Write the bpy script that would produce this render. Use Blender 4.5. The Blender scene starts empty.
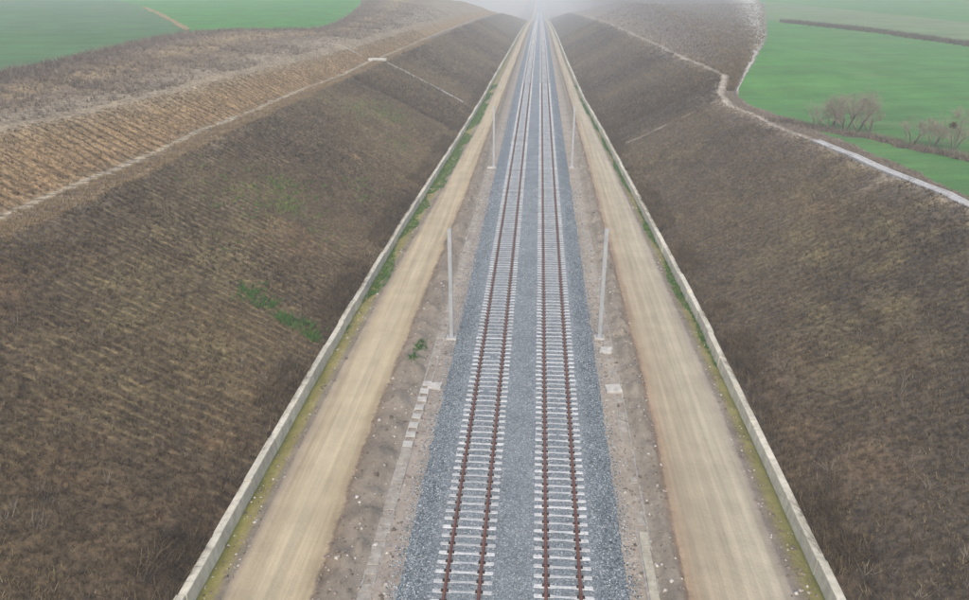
import bpy, math, random
import numpy as np
from mathutils import Vector, Matrix

# ---------------------------------------------------------------- camera, sky, sun, exposure
scene = bpy.context.scene
COL = scene.collection
FPX, VPX, VPY = 760., 541., -27.                  # focal length and vanishing point of the track, in photo pixels
PITCH = math.atan((300. - VPY)/FPX)
YAW = math.atan((VPX - 484.5)/math.hypot(FPX, 300. - VPY))
cam_data = bpy.data.cameras.new('camera')
cam = bpy.data.objects.new('camera', cam_data)
COL.objects.link(cam)
cam.location = (.51, 0., 24.5)
cam.rotation_euler = (math.pi/2 - PITCH, 0., YAW)
cam_data.sensor_width = 36.
cam_data.lens = FPX/969.*36.
cam_data.clip_start = .5
cam_data.clip_end = 8000.
scene.camera = cam

SUN_EL, SUN_AZ = 45., 185.                         # degrees; azimuth clockwise from the line's direction (+Y)
world = bpy.data.worlds.new('World')
scene.world = world
world.use_nodes = True
wn = world.node_tree
bg = wn.nodes['Background']
sky = wn.nodes.new('ShaderNodeTexSky')
sky.sky_type = 'NISHITA'
sky.sun_disc = False
sky.sun_elevation = math.radians(SUN_EL)
sky.sun_rotation = math.radians(SUN_AZ)
sky.air_density = 1.0
sky.dust_density = 3.0
sky.ozone_density = 1.0
wn.links.new(sky.outputs[0], bg.inputs[0])
bg.inputs[1].default_value = .11

sun_data = bpy.data.lights.new('sun', 'SUN')
sun_data.energy = 1.5
sun_data.angle = math.radians(50.)
sun_data.color = (1., .935, .85)
sun = bpy.data.objects.new('sun', sun_data)
COL.objects.link(sun)
sun.rotation_euler = (math.radians(90. - SUN_EL), 0., math.radians(180. - SUN_AZ))

scene.view_settings.view_transform = 'Standard'
scene.view_settings.look = 'None'
scene.view_settings.exposure = .76
scene.view_settings.gamma = 1.
scene.view_settings.use_curve_mapping = False
scene.cycles.use_denoising = True
scene.cycles.max_bounces = 5
scene.cycles.volume_bounces = 2
HAZE_DENSITY = .0012
rng = np.random.default_rng(7)
random.seed(7)

# ---------------------------------------------------------------- terrain shape (track axis X = 0, metres)
KD = 2.8e-5                                   # the line runs over a long crest (vertical curve)
def zt(Y):
    Y = np.asarray(Y, float)
    return np.where(Y < 900, -KD*Y*Y, -KD*810000. - .02*(np.minimum(Y, 1200.) - 900.))
def ip(xs, ys): return lambda Y: np.interp(Y, xs, ys)
AW = {-1: ip([0,45,80,125,170,300,600], [14.3,14.3,13.85,12.7,11.9,10.9,10.0]),
       1: ip([0,42,58,88,120,147,174,264,600], [14.2,14.05,13.9,13.2,12.4,11.7,10.9,10.0,9.4])}     # back of wall
RO = {-1: ip([0,38,65,89,146,250,600], [12.6,12.6,12.2,11.3,10.0,9.4,8.6]),
       1: ip([0,26,43,90,147,174,264,600], [12.1,12.2,12.4,11.7,10.5,9.8,9.0,8.2])}                 # road outer edge
RI = {-1: ip([0,25,39,89,172,300,600], [8.75,8.8,9.0,8.2,7.7,7.0,6.4]),
       1: ip([0,26,43,90,174,300,600], [7.6,7.7,8.15,8.15,7.8,7.1,6.5])}                            # road inner edge
BENCH = {-1: ip([0,150,280,420,600], [9.2,8.95,8.7,8.2,7.5]), 1: ip([0,150,300,420,600], [9.3,9.2,8.9,8.2,7.5])}
def bench_in(s, Y): return AW[s](Y) + 2.*(BENCH[s](Y) + .1)
BW = {-1: ip([0,49,74,121,173,400], [4.6,4.4,3.6,3.2,3.0,3.0]), 1: ip([0,900], [2.6,2.6])}           # bench width
EDGE_R = ip([0,30,55,80,100,114,122,136,160,200,350,480,540,650,750,900,2000], [9.2,9.1,8.9,8.2,7.7,7.35,7.6,9.6,11.,12.3,15.5,15.5,12.,8.,4.,0.,0.])
FIELD_R = ip([0,60,115,150,220,350,480,800,3000], [9.7,9.2,8.6,9.2,11.,13.5,16.,24.,24.])
FAR_L = ip([0,160,230,350,480,540,650,750,900,2000], [0,0,.8,3.,3.,-2.,-6.,-10.,-15.,-15.])
def sstep(x, a, b):
    t = np.clip((x-a)/(b-a), 0, 1); return t*t*(3-2*t)
def natural(s, a, Y):
    if s < 0:
        n = np.minimum(12.5 + (a-44.)*.10, 14.3 + (a-62.)*.012)
        far = FAR_L(Y)*(1 - .85*sstep(a, 60, 220))
        return n + far
    e, f = EDGE_R(Y), FIELD_R(Y)
    return e + (f-e)*sstep(a, 33., 70.) + .012*np.maximum(a-60, 0)*(a < 4000)
def rel(s, a, Y):
    """height above the rails of the ground beside the line"""
    a = np.asarray(a, float); Y = np.asarray(Y, float)
    aw, ro, ri = AW[s](Y), RO[s](Y), RI[s](Y)
    z = np.interp(a, [0, 4.9, 5.6, 9], [-.62, -.62, -.60, -.58]) + 0*Y
    # spoil bank between cable trough and road
    t = (a-6.7)/np.maximum(ri-6.7, .3)
    z = z + np.where((t > 0) & (t < 1), .34*np.sin(np.pi*np.clip(t, 0, 1))**1.2, 0)
    # ditch at the wall foot
    t = (a-ro)/np.maximum(aw-.3-ro, .3)
    z = z - np.where(t > 0, .24*sstep(t, 0.05, .75), 0)
    c = -.12 + (a-aw)/2.
    b = BENCH[s](Y)
    bo = bench_in(s, Y) + BW[s](Y)
    up = b + np.maximum(0, a-bo)*(.55 if s < 0 else .42)
    hill = np.minimum(np.minimum(c, up), natural(s, a, Y))
    base = zt(Y)
    hill = np.where(hill + base > 12., 12. + 6.*np.tanh((hill + base - 12.)/6.), hill + base) - base
    return np.where(a > aw-.15, hill, z)

# ---------------------------------------------------------------- helpers
def _hash(ix, iy, seed):
    h = (ix.astype(np.int64)*374761393 + iy.astype(np.int64)*668265263 + seed*1442695041) & 0x7fffffff
    h = ((h ^ (h >> 13))*1274126177) & 0x7fffffff
    return ((h ^ (h >> 16)) & 0xffff)/65535.
def vnoise(x, y, seed=0):
    x0, y0 = np.floor(x), np.floor(y)
    fx, fy = x-x0, y-y0
    fx, fy = fx*fx*(3-2*fx), fy*fy*(3-2*fy)
    a, b = _hash(x0, y0, seed), _hash(x0+1, y0, seed)
    c, d = _hash(x0, y0+1, seed), _hash(x0+1, y0+1, seed)
    return (a + (b-a)*fx + (c-a)*fy + (a-b-c+d)*fx*fy)*2 - 1
def fbm(x, y, scale, octaves=3, seed=0):
    r, amp = 0., 1.
    for o in range(octaves):
        r = r + amp*vnoise(x/scale, y/scale, seed+o*17)
        scale, amp = scale/2.07, amp*.5
    return r
def tag(o, label=None, cat=None, group=None, kind=None):
    if label: o['label'] = label
    if cat: o['category'] = cat
    if group: o['group'] = group
    if kind: o['kind'] = kind
    return o
def np_mesh(name, V, loops, nper, mat, attrs=None, smooth=False):
    """mesh from numpy: V (n,3), loops flat vertex indices, nper corners per face"""
    me = bpy.data.meshes.new(name)
    V = np.ascontiguousarray(V, np.float32)
    loops = np.ascontiguousarray(loops, np.int32).ravel()
    nf = len(loops)//nper
    me.vertices.add(len(V)); me.vertices.foreach_set('co', V.ravel())
    me.loops.add(len(loops)); me.loops.foreach_set('vertex_index', loops)
    me.polygons.add(nf)
    me.polygons.foreach_set('loop_start', np.arange(0, nf*nper, nper, dtype=np.int32))
    me.polygons.foreach_set('loop_total', np.full(nf, nper, np.int32))
    if smooth: me.polygons.foreach_set('use_smooth', np.ones(nf, bool))
    me.update(calc_edges=True)
    for k, v in (attrs or {}).items():
        at = me.attributes.new(k, 'FLOAT', 'POINT')
        at.data.foreach_set('value', np.ascontiguousarray(v, np.float32).ravel())
    if mat: me.materials.append(mat)
    return me
def link(name, me, parent=None):
    o = bpy.data.objects.new(name, me)
    COL.objects.link(o)
    if parent: o.parent = parent
    return o
def empty(name, loc=(0, 0, 0), rz=0.):
    o = bpy.data.objects.new(name, None)
    COL.objects.link(o)
    o.location = loc; o.rotation_euler = (0, 0, rz); o.empty_display_size = .3
    return o
def grid_mesh(name, X, Y, Z, mat, attrs=None, flip=False):
    n, m = X.shape
    V = np.stack([X, Y, Z], -1).reshape(-1, 3)
    i = np.arange(n-1)[:, None]*m + np.arange(m-1)[None, :]
    q = np.stack([i, i+1, i+m+1, i+m], -1)
    if flip: q = q[..., ::-1]
    return np_mesh(name, V, q, 4, mat, {k: v.reshape(-1) for k, v in (attrs or {}).items()}, True)
class MB:
    """collects boxes, prisms and tubes into one mesh"""
    def __init__(self): self.v, self.f = [], []
    def poly(self, vs, fs):
        b = len(self.v); self.v += [tuple(p) for p in vs]; self.f += [[b+i for i in f] for f in fs]
    def box(self, c, s, taper=1., rot=None):
        hx, hy, hz = s[0]/2, s[1]/2, s[2]/2
        vs = [Vector((x*hx*(taper if z > 0 else 1), y*hy*(taper if z > 0 else 1), z*hz)) for z in (-1, 1) for x, y in ((-1,-1),(1,-1),(1,1),(-1,1))]
        if rot: vs = [rot @ p for p in vs]
        self.poly([p + Vector(c) for p in vs], [(0,3,2,1),(4,5,6,7),(0,1,5,4),(1,2,6,5),(2,3,7,6),(3,0,4,7)])
    def cham(self, c, s, b=.02):
        """box with chamfered top edges"""
        hx, hy, hz = s[0]/2, s[1]/2, s[2]/2
        vs = []
        for z, k in ((-hz, 0), (hz-b, 0), (hz, b)):
            vs += [(c[0]+x*(hx-k), c[1]+y*(hy-k), c[2]+z) for x, y in ((-1,-1),(1,-1),(1,1),(-1,1))]
        fs = [(0,3,2,1), (8,9,10,11)]
        for r in (0, 4):
            fs += [(r+i, r+(i+1) % 4, r+4+(i+1) % 4, r+4+i) for i in range(4)]
        self.poly(vs, fs)
    def tube(self, p0, p1, r0, r1, n=5):
        p0, p1 = Vector(p0), Vector(p1)
        d = (p1-p0).normalized()
        u = d.orthogonal().normalized(); w = d.cross(u)
        vs = [p0 + (u*math.cos(2*math.pi*i/n) + w*math.sin(2*math.pi*i/n))*r0 for i in range(n)]
        vs += [p1 + (u*math.cos(2*math.pi*i/n) + w*math.sin(2*math.pi*i/n))*r1 for i in range(n)]
        self.poly(vs, [(i, (i+1) % n, n+(i+1) % n, n+i) for i in range(n)] + [tuple(range(n-1, -1, -1)), tuple(range(n, 2*n))])
    def extrude(self, prof, stations):
        """prof: list of (x, z); stations: list of (x0, y, z0, scale)"""
        n = len(prof); vs, fs = [], []
        for (x0, y, z0, k) in stations: vs += [(x0+x*k, y, z0+z*k) for x, z in prof]
        for j in range(len(stations)-1):
            fs += [(j*n+i, j*n+(i+1) % n, (j+1)*n+(i+1) % n, (j+1)*n+i) for i in range(n)]
        fs += [tuple(range(n-1, -1, -1)), tuple(range((len(stations)-1)*n, len(stations)*n))]
        self.poly(vs, fs)
    def mesh(self, name, mat, smooth=False):
        me = bpy.data.meshes.new(name)
        me.from_pydata(self.v, [], self.f); me.update()
        if smooth: me.polygons.foreach_set('use_smooth', [True]*len(me.polygons))
        if mat: me.materials.append(mat)
        return me

# node material helper
class N:
    def __init__(self, name, rough=.9):
        self.m = bpy.data.materials.new(name); self.m.use_nodes = True
        self.t = self.m.node_tree
        self.b = self.t.nodes['Principled BSDF']
        self.b.inputs['Roughness'].default_value = rough
        self.b.inputs['Specular IOR Level'].default_value = .25
        self.pos = self.new('ShaderNodeNewGeometry').outputs['Position']
    def new(self, t): return self.t.nodes.new(t)
    def put(self, sock, v):
        if v is None: return
        if hasattr(v, 'is_linked') or hasattr(v, 'node'): self.t.links.new(v, sock)
        elif isinstance(v, tuple) and len(v) == 3 and sock.type == 'RGBA': sock.default_value = (*v, 1.)
        else: sock.default_value = v
    def math(self, op, a, b=None, c=None, clamp=False):
        n = self.new('ShaderNodeMath'); n.operation = op; n.use_clamp = clamp
        for i, v in enumerate((a, b, c)): self.put(n.inputs[i], v)
        return n.outputs[0]
    def attr(self, name):
        n = self.new('ShaderNodeAttribute'); n.attribute_name = name
        return n.outputs['Fac']
    def sep(self):
        n = self.new('ShaderNodeSeparateXYZ'); self.put(n.inputs[0], self.pos); return n.outputs
    def scaled(self, sx, sy, sz):
        n = self.new('ShaderNodeVectorMath'); n.operation = 'MULTIPLY'
        self.put(n.inputs[0], self.pos); n.inputs[1].default_value = (sx, sy, sz)
        return n.outputs[0]
    def noise(self, scale, detail=4., rough=.55, vec=None, dist=0.):
        n = self.new('ShaderNodeTexNoise')
        self.put(n.inputs['Vector'], vec if vec is not None else self.pos)
        n.inputs['Scale'].default_value = scale; n.inputs['Detail'].default_value = detail
        n.inputs['Roughness'].default_value = rough; n.inputs['Distortion'].default_value = dist
        return n.outputs['Fac']
    def voro(self, scale, out='Color', vec=None):
        n = self.new('ShaderNodeTexVoronoi')
        self.put(n.inputs['Vector'], vec if vec is not None else self.pos)
        n.inputs['Scale'].default_value = scale
        return n.outputs[out]
    def rng(self, v, a, b, c=0., d=1., smooth=True):
        n = self.new('ShaderNodeMapRange'); n.interpolation_type = 'SMOOTHSTEP' if smooth else 'LINEAR'
        self.put(n.inputs[0], v)
        for i, k in enumerate((a, b, c, d)): n.inputs[1+i].default_value = k
        return n.outputs[0]
    def ramp(self, fac, stops):
        n = self.new('ShaderNodeValToRGB'); e = n.color_ramp.elements
        lo, hi = stops[0][0], stops[-1][0]
        self.put(n.inputs[0], self.rng(fac, lo, hi, smooth=False))
        e[0].position = 0.; e[1].position = 1.
        e[0].color = (*stops[0][1], 1.); e[1].color = (*stops[-1][1], 1.)
        for p, c in stops[1:-1]:
            x = e.new((p-lo)/(hi-lo)); x.color = (*c, 1.)
        return n.outputs[0]
    def mix(self, fac, a, b, mode='MIX'):
        n = self.new('ShaderNodeMix'); n.data_type = 'RGBA'; n.blend_type = mode
        self.put(n.inputs[0], fac); self.put(n.inputs[6], a); self.put(n.inputs[7], b)
        return n.outputs[2]
    def gain(self, col, fac):
        """multiply a colour by a scalar socket"""
        n = self.new('ShaderNodeVectorMath'); n.operation = 'SCALE'
        self.put(n.inputs[0], col); self.put(n.inputs['Scale'], fac)
        return n.outputs[0]
    def bump(self, h, strength, dist):
        n = self.new('ShaderNodeBump'); n.inputs['Strength'].default_value = strength; n.inputs['Distance'].default_value = dist
        self.put(n.inputs['Height'], h); self.put(self.b.inputs['Normal'], n.outputs[0])
    def col(self, c): self.put(self.b.inputs['Base Color'], c); return self

# ---------------------------------------------------------------- ground relief on top of the shape
def relief(s, a, Y):
    a = np.asarray(a, float); Y = np.asarray(Y, float)
    aw, ro, ri = AW[s](Y), RO[s](Y), RI[s](Y)
    X = s*a
    fine = np.clip(1.6 - Y/140., .15, 1.)
    spoil = sstep(a, 6.5, 7.0)*(1-sstep(a, ri-.35, ri+.05))
    z = spoil*(.20*fbm(X, Y, .8, 4, 3) + .14*fbm(X, Y, 2.6, 2, 5))*fine
    z = z + (1-spoil)*sstep(a, 5.0, 5.4)*(1-sstep(a, ri-.4, ri))*.035*fbm(X, Y, .8, 3, 9)
    t = (a-ri)/(ro-ri)                                     # wheel ruts on the service road
    road = sstep(t, 0, .06)*(1-sstep(t, .94, 1.))
    w = t + .02*vnoise(Y/9., Y*0, 31)
    rut = sum(np.exp(-((w-c)/.055)**2) for c in (.20, .42, .60, .80))
    z = z + road*(-.075*rut*(.6+.4*vnoise(Y/14., Y*0+s, 33)) + .022*fbm(X*2., Y, 1.6, 3, 13) + .05)
    dit = sstep(a, ro-.1, ro+.2)*(1-sstep(a, aw-.5, aw-.3))
    z = z + dit*.07*fbm(X, Y, .8, 3, 21)
    hill = sstep(a, aw, aw+.8)
    z = z + hill*(.10*fbm(X, Y, 1.6, 3, 41) + .16*fbm(X, Y, 7., 2, 43))*(1 - .75*sstep(a, 48, 66))
    return z + sstep(a, 60, 300)*1.2*fbm(X, Y, 120., 2, 51)
def gz(s, a, Y): return zt(Y) + rel(s, a, Y) + relief(s, a, Y)
def gxy(X, Y):
    X = np.asarray(X, float)
    return np.where(X < 0, gz(-1, np.abs(X), Y), gz(1, np.abs(X), Y))

YN = np.arange(4., 135., .4)
tail = [YN[-1]]; dy = .42
while tail[-1] < 3000.: dy *= 1.035; tail.append(tail[-1]+dy)
YS = np.concatenate([YN, np.array(tail[1:])])
def stations(fs, subs, Y):
    """breaklines fs (functions of Y) with subs subdivisions between: a (nY, nA) and zone coordinate u"""
    cols, us = [], []
    for k in range(len(subs)):
        A, B = fs[k](Y), fs[k+1](Y)
        for j in range(subs[k] + (1 if k == len(subs)-1 else 0)):
            t = j/subs[k]
            cols.append(A + (B-A)*t); us.append(np.full_like(Y, k+t))
    return np.stack(cols, 1), np.stack(us, 1)
def strip(name, s, fs, subs, u0, mat, Y=YS):
    a, u = stations(fs, subs, Y)
    YY = np.repeat(Y[:, None], a.shape[1], 1)
    me = grid_mesh(name, s*a, YY, gz(s, a, YY), mat, {'u': u+u0}, flip=(s < 0))
    o = link(name, me)
    return tag(o, kind='structure')
const = lambda v: (lambda Y: np.full_like(np.asarray(Y, float), v))

# ---------------------------------------------------------------- ground materials
def soil_material(name, stops, wob=.12):
    m = N(name, .95)
    u = m.attr('u')
    n1, n2, n3 = m.noise(.55, 5.), m.noise(3.2, 5., .65), m.noise(17., 4., .7)
    w = m.math('ADD', u, m.math('ADD', m.math('MULTIPLY', m.math('SUBTRACT', n2, .5), wob*.9), m.math('MULTIPLY', m.math('SUBTRACT', m.noise(.8, 4., .6, m.scaled(1., .35, 1.)), .5), wob*1.8)))
    long = m.noise(1., 5., .6, m.scaled(2.6, .05, 1.))              # streaks along the line
    long2 = m.noise(1., 3., .6, m.scaled(9., .11, 1.))
    inroad = m.math('MULTIPLY', m.rng(u, .98, 1.08), m.rng(u, 1.92, 2.02, 1., 0.))
    c = m.ramp(w, stops)
    g = m.math('MULTIPLY', m.rng(n1, .25, .75, .82, 1.16), m.rng(n3, .2, .8, .78, 1.22))
    g = m.math('MULTIPLY', g, m.rng(n2, .25, .75, .86, 1.14))
    c = m.gain(c, g)
    st = m.math('MULTIPLY', m.rng(long, .3, .7, .84, 1.13), m.rng(long2, .3, .7, .95, 1.04))
    c = m.mix(inroad, c, m.gain(m.ramp(w, stops), m.math('MULTIPLY', st, m.math('MULTIPLY', m.rng(n1, .25, .75, .9, 1.08), m.rng(n3, .2, .8, .92, 1.08)))))
    # pale stones lying in the spoil
    v = m.voro(2.2, 'Distance')
    spot = m.math('MULTIPLY', m.rng(v, .05, .09, 1., 0.), m.rng(n1, .5, .62))
    off = m.math('SUBTRACT', 1., inroad)
    c = m.mix(m.math('MULTIPLY', m.math('MULTIPLY', spot, off), .75), c, (.46, .42, .37))
    m.col(c)
    m.bump(m.math('ADD', n2, m.math('MULTIPLY', n3, .5)), .6, .08)
    return m.m
SOIL = {
 -1: soil_material('soil_west', [(0, (.30,.255,.21)), (.42, (.33,.285,.235)), (.52, (.27,.235,.19)), (.62, (.25,.215,.17)), (.9, (.235,.195,.15)), (.985, (.21,.16,.115)),
     (1.03, (.40,.32,.205)), (1.2, (.46,.38,.25)), (1.5, (.48,.405,.275)), (1.85, (.445,.365,.24)), (1.97, (.36,.295,.21)), (2.06, (.22,.185,.145)), (2.3, (.24,.205,.13)), (2.42, (.27,.235,.10)), (2.8, (.235,.215,.065)), (3.0, (.13,.15,.04))], .10),
 1: soil_material('soil_east', [(0, (.33,.28,.225)), (.45, (.345,.295,.235)), (.6, (.275,.24,.19)), (.9, (.245,.21,.165)), (.98, (.25,.185,.13)),
     (1.03, (.37,.275,.185)), (1.15, (.41,.34,.235)), (1.5, (.44,.38,.27)), (1.85, (.45,.395,.29)), (1.98, (.37,.32,.245)), (2.1, (.23,.195,.165)), (2.4, (.22,.19,.125)), (2.55, (.23,.205,.09)), (2.85, (.19,.18,.065)), (3.0, (.11,.125,.04))], .10)}

def hill_material(name, stops, rows_lo, rows_hi, row_amt=.8, rust_amt=.6, wob=.10):
    """dry hillside: colour by zone across the slope, planting rows running downhill"""
    m = N(name, 1.)
    u = m.attr('u')
    p = m.sep()
    big, mid, fine = m.noise(.055, 5., .6), m.noise(.33, 5., .6), m.noise(2.6, 6., .72)
    w = m.math('ADD', u, m.math('MULTIPLY', m.math('SUBTRACT', mid, .5), wob*2))
    c = m.ramp(w, stops)
    # on the cut slope: olive straw and rusty patches among taupe scrub
    onslope = m.rng(u, .97, 1.02, 1., 0.)
    straw = m.math('MULTIPLY', m.rng(big, .48, .66), m.rng(mid, .35, .65))
    c = m.mix(m.math('MULTIPLY', m.math('MULTIPLY', straw, onslope), .8), c, (.150, .122, .056))
    rust = m.math('MULTIPLY', m.rng(m.noise(.09, 4., .6, m.scaled(1., 1., 3.)), .54, .68), onslope)
    c = m.mix(m.math('MULTIPLY', rust, rust_amt), c, (.165, .098, .050))
    yy = m.math('ADD', p[1], m.math('MULTIPLY', m.noise(.25, 2.), .5))
    row = m.math('SINE', m.math('MULTIPLY', yy, 2*math.pi/.80))
    inrow = m.math('MULTIPLY', m.rng(u, rows_lo-.02, rows_lo+.02), m.rng(u, rows_hi-.05, rows_hi+.05, 1., 0.))
    patch = m.math('MULTIPLY', m.rng(m.noise(.06, 4., .6), .38, .60), m.rng(m.noise(.9, 4., .65, m.scaled(.35, 1.2, 1.)), .2, .5))
    lower = m.rng(u, .99, 1.01, 1., 0.)
    k = m.math('MULTIPLY', inrow, m.math('MULTIPLY', patch, m.rng(row, .2, .9, 0., 1.)))
    c = m.mix(m.math('MULTIPLY', m.math('MULTIPLY', k, lower), row_amt), c, (.215, .165, .080))
    k2 = m.math('MULTIPLY', m.math('MULTIPLY', inrow, m.math('SUBTRACT', 1., lower)), m.rng(m.math('SINE', m.math('MULTIPLY', yy, 2*math.pi/1.35)), .45, .9))
    c = m.gain(c, m.math('SUBTRACT', 1., m.math('MULTIPLY', k2, .42)))
    g = m.math('MULTIPLY', m.rng(mid, .2, .8, .72, 1.30), m.rng(fine, .3, .7, .42, 1.7))
    c = m.gain(c, g)
    m.col(c)
    m.bump(fine, .8, .2)
    return m.m
TAUPE = (.104, .073, .042)
HILL = {
 -1: hill_material('hillside_west', [(0, (.075,.054,.036)), (.12, TAUPE), (.5, (.115,.082,.045)), (.93, (.090,.065,.043)), (1.0, (.12,.095,.07)), (1.06, (.225,.165,.10)), (1.45, (.17,.135,.105)), (1.8, (.18,.145,.11)),
      (1.94, (.25,.20,.14)), (2.0, (.35,.30,.22)), (2.8, (.33,.28,.20)), (3.0, (.26,.19,.11)), (3.12, (.31,.205,.105)), (3.6, (.32,.22,.115)), (3.9, (.30,.225,.135)), (4.0, (.28,.225,.15)), (4.22, (.265,.22,.16)),
      (4.32, (.215,.17,.115)), (4.45, (.18,.138,.095)), (4.62, (.26,.195,.11)), (4.8, (.17,.132,.095)), (4.94, (.145,.12,.095)), (5.02, (.15,.14,.09)), (5.06, (.075,.16,.06))], 0., 3.9),
 1: hill_material('hillside_east', [(0, (.066,.051,.038)), (.15, (.083,.064,.045)), (.8, (.077,.062,.046)), (.94, (.115,.095,.08)), (1.0, (.26,.22,.17)), (1.4, (.37,.33,.27)), (2.0, (.22,.18,.135)),
      (2.2, (.135,.112,.10)), (2.80, (.13,.108,.098)), (2.87, (.24,.21,.18)), (2.92, (.42,.40,.37)), (2.955, (.40,.38,.35)), (2.985, (.16,.14,.10)), (3.05, (.07,.16,.055))], 0., 1., .22, .28)}

def field_material(name, near, far, row_dir, ang=0.):
    m = N(name, 1.)
    big, mid, fine = m.noise(.012, 4.), m.noise(.12, 5., .6), m.noise(4., 5., .7)
    drill = m.noise(1., 3., .55, m.scaled(*row_dir))
    c = m.mix(m.rng(big, .35, .65), near, far)
    c = m.gain(c, m.math('MULTIPLY', m.rng(mid, .25, .75, .82, 1.2), m.math('MULTIPLY', m.rng(fine, .25, .75, .8, 1.22), m.rng(drill, .3, .7, .9, 1.1))))
    p = m.sep()
    t = m.math('ADD', m.math('MULTIPLY', p[0], math.cos(ang)), m.math('MULTIPLY', p[1], math.sin(ang)))
    t = m.math('ADD', t, m.math('MULTIPLY', m.noise(.02, 2.), 6.))
    fr = m.math('FRACT', m.math('DIVIDE', t, 15.))
    tl = m.math('ADD', m.rng(m.math('ABSOLUTE', m.math('SUBTRACT', fr, .44)), .008, .03, 1., 0.), m.rng(m.math('ABSOLUTE', m.math('SUBTRACT', fr, .56)), .008, .03, 1., 0.))
    c = m.mix(m.math('MULTIPLY', tl, .28), c, (.13, .14, .075))
    thin = m.math('MULTIPLY', m.rng(m.noise(.035, 5., .65), .52, .70), m.rng(mid, .35, .65))
    c = m.mix(m.math('MULTIPLY', thin, .5), c, (.15, .19, .075))
    m.col(c); m.bump(fine, .5, .1)
    return m.m
FIELD_W = field_material('crop_west', (.075, .165, .065), (.09, .165, .08), (.05, .6, 1.), 1.25)
FIELD_W2 = field_material('crop_west_bright', (.060, .225, .042), (.066, .21, .05), (.6, .05, 1.), .2)
FIELD_E = field_material('crop_east', (.068, .20, .042), (.075, .185, .055), (.06, .5, 1.), 1.85)
FALLOW = field_material('pale_stubble', (.125, .21, .085), (.15, .20, .10), (.06, .4, 1.))

# ---------------------------------------------------------------- the corridor floor
for s, side in ((-1, 'west'), (1, 'east')):
    lo, hi = RI[s], RO[s]
    face = lambda Y, s=s: AW[s](Y)-.34
    strip('ground_shoulder_'+side, s, [const(4.3), lo], [38], 0., SOIL[s])
    strip('service_road_'+side, s, [lo, hi], [26], 1., SOIL[s])
    strip('ditch_'+side, s, [hi, face], [12], 2., SOIL[s])

# the hillsides, benches and fields
EDGE_LINE_L = ip([0,60,87,103,135,156,166,175,186,205,241,290,344,420,3000], [59,61,61.7,63,68,69.8,63.5,57,51.5,52,56.5,64,75.5,95,700])
EDGE_LINE_R = ip([0,62,74,92,104,113,120,126,132,148,175,203,275,394,3000], [34.6,34.0,33.7,33.2,32.0,31.0,30.8,32.2,34.3,40,48.5,57,76,107,700])
bl_in = lambda Y: bench_in(-1, Y)
pl_in = lambda Y: bench_in(-1, Y) + BW[-1](Y) - np.interp(Y, [0, 200], [1.0, .8])
pl_out = lambda Y: bench_in(-1, Y) + BW[-1](Y)
stripL = lambda Y: np.maximum(np.interp(Y, [0,60,74,93,128,164,300], [45,43.9,42.1,40.8,38.8,37,35]), pl_out(Y)+1.2)
strip('cut_slope_west', -1, [AW[-1], bl_in], [46], 0., HILL[-1])
strip('bench_west', -1, [bl_in, pl_in], [8], 1., HILL[-1])
strip('bench_path_west', -1, [pl_in, pl_out], [4], 2., HILL[-1])
strip('upper_slope_west', -1, [pl_out, stripL, EDGE_LINE_L], [18, 36], 3., HILL[-1])
def out(f, k): return lambda Y: f(Y)*(1-k) + k*1500.
DIVL = ip([0,150,158,162,265,400,3000], [0,0,70.5,72.5,133,215,1499])       # boundary between the two western crops
div_l = lambda Y: np.maximum(DIVL(Y), EDGE_LINE_L(Y)+.02)
def warp_field(name, s, inner, outer, mat, n):
    a, u = stations([inner, outer], [n], YS)
    A, B = inner(YS)[:, None], outer(YS)[:, None]
    t = ((a-A)/np.maximum(B-A, 1e-6))**2.2
    a = A + (B-A)*t
    YY = np.repeat(YS[:, None], a.shape[1], 1)
    return tag(link(name, grid_mesh(name, s*a, YY, gz(s, a, YY), mat, flip=(s < 0))), kind='structure')
warp_field('field_west', -1, div_l, const(1500.), FIELD_W, 40)
warp_field('field_west_bright', -1, EDGE_LINE_L, div_l, FIELD_W2, 24)
cr_in = lambda Y: np.where(Y < 124., 0, 1)*0 + np.minimum(bench_in(1, Y), crest_r(Y))
_Yc = np.concatenate([np.arange(0, 300, 1.), np.arange(300, 3001, 20.)])
_cr = []
for _y in _Yc:                                                 # where the eastern cut slope meets the natural ground
    _a = np.arange(AW[1](_y), 60., .05)
    _c = -.12 + (_a-AW[1](_y))/2.
    _ok = np.nonzero(_c > natural(1, _a, np.full_like(_a, _y)))[0]
    _cr.append(_a[_ok[0]] if len(_ok) else 60.)
crest_r = ip(_Yc, _cr)
cr_out = lambda Y: cr_in(Y) + np.interp(Y, [0, 118, 128, 900], [1.2, 1.2, 1.5, 1.5])
edge_r = lambda Y: np.maximum(EDGE_LINE_R(Y), cr_out(Y)+.6)
strip('cut_slope_east', 1, [AW[1], cr_in], [46], 0., HILL[1])
strip('bench_path_east', 1, [cr_in, cr_out], [6], 1., HILL[1])
strip('upper_slope_east', 1, [cr_out, edge_r], [34], 2., HILL[1])
hedge_r = lambda Y: np.maximum(np.interp(Y, [0,60,130,187,225,264,330], [170,140,112,97,90,78.7,60]), edge_r(Y)+.02)
band_r = lambda Y: np.maximum(np.interp(Y, [0,60,130,257,319,436,520], [240,205,168,132,126,120.5,115]), hedge_r(Y)+.02)
warp_field('field_east', 1, edge_r, hedge_r, FIELD_E, 30)
warp_field('stubble_field_east', 1, hedge_r, band_r, FALLOW, 12)
warp_field('far_field_east', 1, band_r, const(1500.), FIELD_E, 24)

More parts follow.
